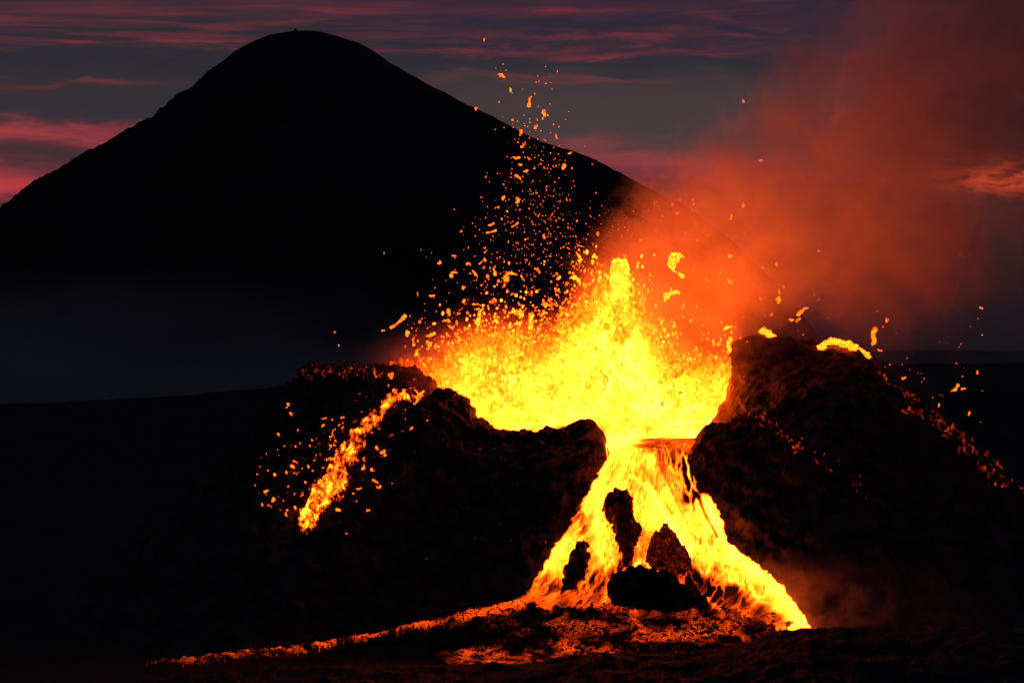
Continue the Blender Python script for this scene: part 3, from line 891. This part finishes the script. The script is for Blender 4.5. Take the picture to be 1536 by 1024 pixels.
# ------------------------------------------------------------------ flying lava
def walk(r, n, step, curl, x=0.0, z=0.0, a=None):
    """points of a torn strand: a wandering path with uneven thickness"""
    a = r.uniform(0, 6.28) if a is None else a
    da = r.uniform(-curl, curl); out = []
    for i in range(n):
        out.append((x, r.uniform(-.04, .04), z))
        a += da + r.uniform(-.45, .45); x += math.cos(a) * step; z += math.sin(a) * step
    return out
def gob_mesh(kind, seed):
    r = random.Random(seed * 31 + len(kind)); P = []                # (point, radius)
    if kind == 'round':
        w = walk(r, 4, .16, .5, a=1.57)
        P = [(p, r.uniform(.13, .24)) for p in w]
    elif kind == 'long':
        w = walk(r, 22, .045, .05, a=1.57)
        P = [(p, max(.034, (.035 + .10 * r.random()) * (1.25 - 1.0 * i / 21))) for i, p in enumerate(w)]
    elif kind == 'bone':
        w = walk(r, 16, .065, .06, a=0.1)
        P = [(p, .028 + .10 * abs(i / 15 - .45) ** 1.1 + .03 * r.random()) for i, p in enumerate(w)]
        P += [(p, .05 + .04 * r.random()) for p in walk(r, 5, .06, .3, w[-4][0], w[-4][2], 1.2)]
    elif kind == 'ring':
        n = 26
        for i in range(n):
            t = i / (n - 1); q = .9 + 3.7 * t
            P.append(((.34 * math.cos(q) + r.uniform(-.02, .02), r.uniform(-.03, .03), .40 * math.sin(q)), .024 + .21 * max(0, math.sin(math.pi * min(1, t * 1.1))) ** 1.8 * r.uniform(.6, 1.1)))
        P += [((.02 + .05 * k, 0, -.46 - .03 * k), r.uniform(.06, .11)) for k in range(4)]
    elif kind == 'column':
        P = [((.07 * math.sin(i * .5) + .03 * r.uniform(-1, 1), r.uniform(-.03, .03), i / 15 - .5), r.uniform(.085, .14)) for i in range(16)]
    elif kind == 'torn':
        w = walk(r, 10, .085, .3, a=.4)
        P = [(p, .062 + .12 * r.random() ** 1.5) for p in w]
        for k in range(3):
            q = r.choice(w)
            P += [(p, max(.036, .075 * (1 - i / 7))) for i, p in enumerate(walk(r, 7, .045, .4, q[0], q[2]))]
    parts = [lump(ICO2, p, rr, .55, 1.5, seed + i, (1, .8, 1)) for i, (p, rr) in enumerate(P)]
    v, f = join(parts)
    A = np.array(v); lo, hi = A.min(0), A.max(0); A = (A - (lo + hi) / 2) / max(hi[0] - lo[0], hi[2] - lo[2])
    me = bpy.data.meshes.new('lava_gob_' + kind)
    me.from_pydata([tuple(p) for p in A], [], f); me.polygons.foreach_set('use_smooth', [True] * len(me.polygons))
    return me
GM = {}
for kd in ('round', 'long', 'bone', 'ring', 'column', 'torn'):
    for s_ in range(6 if kd in ('round', 'long', 'torn') else 1):
        for mt in (G_yel, G_org, G_red, G_dim):
            me = gob_mesh(kd, s_ * 11 + 3) if mt is G_yel else GM[(kd, s_, G_yel.name)].copy()
            me.materials.clear(); me.materials.append(mt)
            GM[(kd, s_, mt.name)] = me
def gob(px, py, size, kind='round', mat=None, rot=0.0, Y=None, label=None, cat='lava fragment', group=None, name='lava_gob', wide=1.0):
    s_ = random.randrange(6) if kind in ('round', 'long', 'torn') else 0
    me = GM[(kind, s_, (mat or G_org).name)]
    o = bpy.data.objects.new(name, me); COL.objects.link(o)
    Y = 27 + random.gauss(0, 6) if Y is None else Y
    o.location = at(px, py, Y)
    sz = .95 * size * (Y - CAMY) / FPX
    o.scale = (sz * wide, sz, sz); o.rotation_euler = (random.uniform(-.3, .3), math.radians(rot), random.uniform(-.4, .4))
    return props(o, label, cat, group)
GRP = 'lava fragments thrown into the air'
named = [
 (753, 113, 12, 'torn', G_org, 20, 'highest large glowing fragment, alone in the dusk sky above the mountain slope'),
 (795, 153, 14, 'long', G_org, -40, 'slanting orange fragment in the sky just above the mountain edge'),
 (816, 170, 10, 'round', G_org, 0, 'rounded orange fragment in the sky right of the slanting one near the mountain edge'),
 (597, 482, 28, 'bone', G_org, -18, 'bone-shaped orange fragment farthest left above the left rim'),
 (680, 411, 13, 'long', G_org, -25, 'upright orange fragment alone against the dark mountain left of the fountain'),
 (765, 414, 22, 'long', G_org, -18, 'tall curved orange fragment in the swarm left of the fountain top'),
 (743, 406, 14, 'long', G_org, 30, 'short thick tilted fragment left of the tall curved one in the swarm'),
 (720, 475, 22, 'long', G_yel, -35, 'bent yellow fragment hanging above the left end of the fountain'),
 (774, 469, 24, 'torn', G_yel, 10, 'torn yellow fragment just above the left hump of the fountain'),
 (797, 482, 24, 'column', G_yel, 4, 'upright bar of yellow lava in the dip of the fountain'),
 (1014, 398, 38, 'ring', G_yel, 0, 'big hooked yellow fragment floating right of the fountain jet'),
 (1006, 440, 27, 'torn', G_yel, -25, 'ragged wing-shaped yellow fragment below the big hooked one'),
 (1094, 518, 26, 'column', G_yel, 6, 'tall thin yellow fragment rising beside the rim block'),
 (1091, 491, 15, 'torn', G_yel, -30, 'small curled yellow fragment above the tall thin one beside the rim block'),
 (1204, 467, 20, 'long', G_org, 58, 'slanting orange fragment in the smoke above the right rim'),
 (1168, 450, 10, 'round', G_org, -20, 'oval orange fragment in the smoke left of the slanting one over the right rim'),
 (1311, 504, 27, 'column', G_org, 5, 'upright orange bar falling just past the spatter on the right rim'),
 (1433, 581, 13, 'torn', G_org, 0, 'largest glowing fragment over the far right slope'),
 (737, 347, 15, 'bone', G_org, 8, 'flat wide fragment high on the left of the spark column'),
 (772, 337, 12, 'bone', G_org, -10, 'flat fragment in the middle of the spark column'),
 (669, 481, 12, 'torn', G_org, 0, 'wide orange clot in the pair above the left of the crater'),
 (673, 468, 10, 'round', G_org, 0, 'round orange clot in the pair above the left of the crater'),
 (819, 456, 13, 'torn', G_org, 0, 'flat orange fragment left of the fountain peak'),
 (869, 386, 15, 'torn', G_yel, 70, 'upper cluster of yellow lava just left of the jet'),
 (866, 419, 19, 'torn', G_yel, 40, 'lower cluster of yellow lava just left of the jet'),
]
for (px, py, sz, kd, mt, rt, lab) in named:
    gob(px, py, sz * 1.12, kd, mt, rt, label=lab, group=GRP, Y=(random.uniform(-2, 8) if 940 < px < 1260 else None))
more = [(766, 135, 7), (804, 191, 7), (781, 199, 9), (714, 163, 8), (769, 180, 6), (784, 219, 9), (775, 236, 9), (794, 238, 8), (789, 257, 10), (777, 266, 12), (846, 250, 9), (855, 230, 6), (737, 336, 9),
        (755, 297, 7), (747, 311, 7), (776, 301, 9), (712, 410, 11), (703, 396, 8), (784, 417, 9), (722, 393, 9), (659, 394, 6), (681, 384, 6), (692, 347, 6), (673, 468, 9), (687, 505, 16), (718, 472, 9), (715, 457, 12), (770, 441, 8),
        (648, 443, 8), (575, 496, 6), (611, 500, 9), (621, 512, 11), (645, 503, 12), (643, 514, 9), (627, 525, 10), (673, 516, 8), (678, 491, 8), (688, 470, 7), (796, 508, 16), (840, 474, 9), (904, 397, 9), (871, 369, 9), (853, 373, 6),
        (990, 478, 7), (968, 448, 9), (1025, 460, 10), (1045, 458, 10), (989, 478, 7), (1187, 480, 10), (1197, 480, 8), (1169, 437, 6), (1095, 384, 8), (1165, 396, 6), (1320, 525, 7), (1330, 480, 7), (1356, 485, 5), (1081, 410, 9),
        (1095, 422, 9), (1445, 583, 7), (1412, 593, 7), (1466, 558, 6), (1456, 490, 5), (1472, 462, 6), (1331, 480, 6), (1454, 620, 7), (1356, 567, 6), (1408, 608, 6), (1142, 241, 5), (1115, 152, 4), (726, 60, 4), (502, 498, 4), (508, 518, 3)]
ZL = {'sky': ('orange lava fragment glowing in the dusk sky above the mountain edge', 'fragments against the sky'),
      'mt': ('orange lava fragment flying in front of the dark mountain', 'fragments in front of the mountain'),
      'left': ('orange lava fragment flying low over the left rim', 'fragments over the left rim'),
      'smoke': ('lava fragment flying through the orange smoke right of the fountain', 'fragments in the smoke'),
      'right': ('lava fragment flying past the far right slope', 'fragments past the right slope')}
def zone(px, py):
    if px > 1290 and py > 420: return 'right'
    if px > 945: return 'smoke'
    if py < interp(px, PROF): return 'sky'
    if px < 700 and py > 440: return 'left'
    return 'mt'
def small(px, py, sz, mt=None):
    z = zone(px, py)
    Yd = 27 + random.gauss(0, 6) if z != 'smoke' else random.uniform(-4, 30)
    kd = random.choice(['round', 'long', 'long', 'torn', 'torn'])
    gob(px, py, sz * 1.1, kd, mt or (G_org if z != 'right' else random.choice([G_red, G_org])), random.uniform(0, 180), label=ZL[z][0], group=ZL[z][1], Y=Yd, wide=random.uniform(.5, 1.15))
for (px, py, sz) in more: small(px, py, sz)
cnt = len(named) + len(more)
spark = []
def rnd_pos():
    q = random.random()
    if q < .42:
        py = random.triangular(150, 440, 360); k = (py - 150) / 290
        return random.gauss(800 + 20 * k, 20 + 42 * k), py
    if q < .64: return random.gauss(790, 70), random.gauss(425, 40)
    if q < .88: return random.triangular(940, 1280, 980), random.uniform(300, 530)
    if q < .93: return random.uniform(1310, 1480), random.gauss(540, 45)
    if q < .96: return random.uniform(740, 840), random.uniform(90, 220)
    return random.uniform(600, 720), random.uniform(440, 540)
while cnt < 265:
    px, py = rnd_pos()
    if py > top_at(px) - 8 and 555 < px < 1112: continue
    small(px, py, random.uniform(1.7, 3.5) if random.random() < .86 else random.uniform(4.5, 8)); cnt += 1
V, F = [], []
for k in range(850):
    px, py = rnd_pos()
    if py > top_at(px) + 5 and 555 < px < 1112: continue
    r = random.uniform(.025, .075)
    v, f = lump(ICO1, at(px, py, 27 + random.gauss(0, 8)), r, .3, 1.2, k, (1, 1, random.uniform(.6, 1.8)))
    b_ = len(V); V += v; F += [[b_ + i for i in q] for q in f]
o = mesh('sparks', V, F, G_org); props(o, 'fine swarm of tiny glowing sparks around the fountain', kind='stuff')

# ------------------------------------------------------------------ embers lying on the cone
def ember(px, py, sz, mt, label, group, wide=1.0, rot=None):
    d = (at(px, py, 0) - EYE).normalized()
    loc, n, _, _ = BV_ROUGH.ray_cast(EYE, d)
    if loc is None: return False
    kd = random.choice(['round', 'torn', 'torn', 'long']) if rot is None else random.choice(['long', 'long', 'torn'])
    o = gob(px, py, sz, kd, mt, random.uniform(0, 180) if rot is None else rot, Y=loc.y, label=label, cat='ember', group=group, name='ember', wide=wide)
    o.location = loc - d * .08
    return True
ne = 0
L1 = ('orange ember scattered beside the lava stream on the left flank', 'embers on the left flank')
def stream_x(py): return interp(py, [(590, 610), (640, 545), (700, 500), (760, 470), (805, 455)])
tries = 0
while ne < 130 and tries < 2000:
    tries += 1
    py = random.triangular(560, 790, 690)
    px = random.gauss(stream_x(py) - 15, 42)
    if poly_sd(px, py, SLOPE) > -2 or px < 375: continue
    big = random.random() < .25
    if ember(px, py, random.uniform(4.5, 9) if big else random.uniform(1.6, 3.8), random.choice([G_org, G_org, G_red]), *L1): ne += 1
for (px, py, sz) in [(432, 610, 11), (437, 621, 8), (418, 653, 8), (410, 750, 10), (405, 757, 8), (452, 716, 10), (563, 722, 12), (558, 705, 8), (545, 702, 7), (566, 672, 9), (574, 678, 9), (443, 763, 11), (430, 772, 8), (553, 765, 8), (520, 800, 5)]:
    ember(px, py, sz, G_org, *L1); ne += 1
L2 = ('dull red ember in the trail running down the right edge of the cone', 'embers down the right edge')
for k in range(120):
    t = random.random() ** .9
    px = 1316 + t * 225; py = 556 + t * 168 + abs(random.gauss(0, 13 + 14 * t)) - 2
    ember(px, py, random.uniform(4, 15), random.choice([G_red, G_dim, G_dim, G_dim]), *L2, wide=.9, rot=random.gauss(127, 10)); ne += 1
L3 = ('red ember in the broken trail below the rim block on the right mound', 'embers below the rim block')
for k in range(60):
    t = random.random()
    px = 1126 + t * 195 + random.gauss(0, 5); py = 618 + 135 * t ** 1.05 + random.gauss(0, 7)
    if random.random() > .95 - .5 * t: continue
    ember(px, py, random.uniform(3, 10) * (1.2 - .6 * t), G_red if t < .4 else random.choice([G_red, G_dim]), *L3, wide=1.0, rot=random.gauss(125, 22)); ne += 1
L4 = ('faint red ember on the dark front of the left mound', 'embers on the left mound front')
for k in range(22):
    ember(random.uniform(560, 860), random.uniform(660, 850), random.uniform(1.8, 4), random.choice([G_dim, G_red]), *L4)

L5 = ('dull red spatter and painted firelight on the back of the left rim', 'spatter and painted firelight on the left rim')
for k in range(70):  # glowing clots also stand in for firelight, which reaches this rim weakly
    ember(random.uniform(440, 575), random.triangular(546, 574, 556), random.uniform(2.5, 7.5), random.choice([G_dim, G_red]), *L5)

# ------------------------------------------------------------------ smoke, vapour and fog (real volumes)
def box(name, lo, hi, mat):
    v = [(x, y, z) for x in (lo[0], hi[0]) for y in (lo[1], hi[1]) for z in (lo[2], hi[2])]
    f = [(0, 1, 3, 2), (4, 6, 7, 5), (0, 4, 5, 1), (2, 3, 7, 6), (0, 2, 6, 4), (1, 5, 7, 3)]
    return mesh(name, v, f, mat, smooth=False)
def vol_mat(name, build, color=(.93, .89, .86), aniso=.15):
    m = bpy.data.materials.new(name); m.use_nodes = True
    T = NT(m.node_tree); T.n.clear()
    o_ = T.new('ShaderNodeOutputMaterial'); pv = T.new('ShaderNodeVolumePrincipled')
    pv.inputs['Color'].default_value = (*color, 1); pv.inputs['Anisotropy'].default_value = aniso
    pos = T.new('ShaderNodeNewGeometry').outputs['Position']
    T.put(pv.inputs['Density'], build(T, pos))
    T.l.new(pv.outputs[0], o_.inputs['Volume'])
    return m
def plume(T, pos):
    x, y, z = T.sep(pos)
    q = T.sub(x, 13.0)
    zc = T.add(44.0, T.mul(q, .56))
    rr = T.add(13.0, T.mul(T.m('MAXIMUM', q, -4.0), .30))
    dz = T.mul(T.sub(z, zc), .84); dy = T.mul(T.sub(y, 34.0), .75)
    n0 = T.noise(pos, .045, 5, .6, .5)
    d = T.m('SQRT', T.add(T.mul(dz, dz), T.mul(dy, dy)))
    d = T.div(d, rr)
    d = T.add(d, T.mul(T.sub(n0, .5), 1.5))
    nb = T.noise(pos, .075, 4, .55, 1.2)
    d = T.add(d, T.mul(T.m('ABSOLUTE', T.sub(nb, .5)), 2.6))
    f = T.ss(d, 1.25, .55)
    f = T.mul(f, T.ss(q, -6.0, 12.0))
    f = T.mul(f, T.ss(T.noise(pos, .055, 5, .6, 1.2), .40, .58, .05, 1.3))
    pl = T.mul(f, T.mul(T.ss(q, 4.0, 30.0, .105, .060), T.ss(z, 38.0, 56.0, .35, 1.0)))
    ex = T.div(T.sub(x, 1.0), 33.0); ey = T.div(T.sub(y, 27.0), 16.0); ez = T.div(T.sub(z, 35.0), 12.0)
    e2 = T.add(T.add(T.mul(ex, ex), T.mul(ey, ey)), T.mul(ez, ez))
    halo = T.mul(T.ss(T.add(e2, T.mul(T.sub(n0, .5), 1.2)), 1.0, .1), .014)
    return T.add(pl, halo)
o = box('smoke_plume', (-36, 2, 28), (112, 72, 122), vol_mat('plume_smoke', plume))
props(o, 'orange lit smoke drifting right from the crater', kind='stuff')
def steam(T, pos):
    x, y, z = T.sep(pos)
    f = T.ss(z, 14.0, .5)
    f = T.mul(f, T.mul(T.ss(x, 24.0, 36.0), T.ss(x, 66.0, 48.0)))
    f = T.mul(f, T.mul(T.ss(y, -46.0, -38.0), T.ss(y, -8.0, -18.0)))
    return T.mul(T.mul(f, T.ss(T.noise(pos, .13, 5, .65, 1.0), .42, .64)), .035)
o = box('vapour', (22, -48, -1), (68, -6, 16), vol_mat('vapour_mist', steam))
props(o, 'thin reddish vapour at the foot of the right mound', kind='stuff')
def fogd(T, pos):
    x, y, z = T.sep(pos)
    f = T.ss(T.add(z, T.mul(T.sub(T.noise(T.vmul(pos, (.005, .005, .010)), 1.0, 5, .62, .8), .5), 130.0)), 78.0, -42.0)
    return T.mul(T.mul(f, T.ss(T.noise(T.vmul(pos, (.006, .006, .016)), 1.0, 5, .6, .8), .36, .64, .06, 1.4)), .0085)
o = box('fog', (-900, 860, -40), (900, 1180, 150), vol_mat('low_fog', fogd, (.82, .90, .88)))
props(o, 'blue grey fog bank lying before the foot of the mountain', kind='stuff')
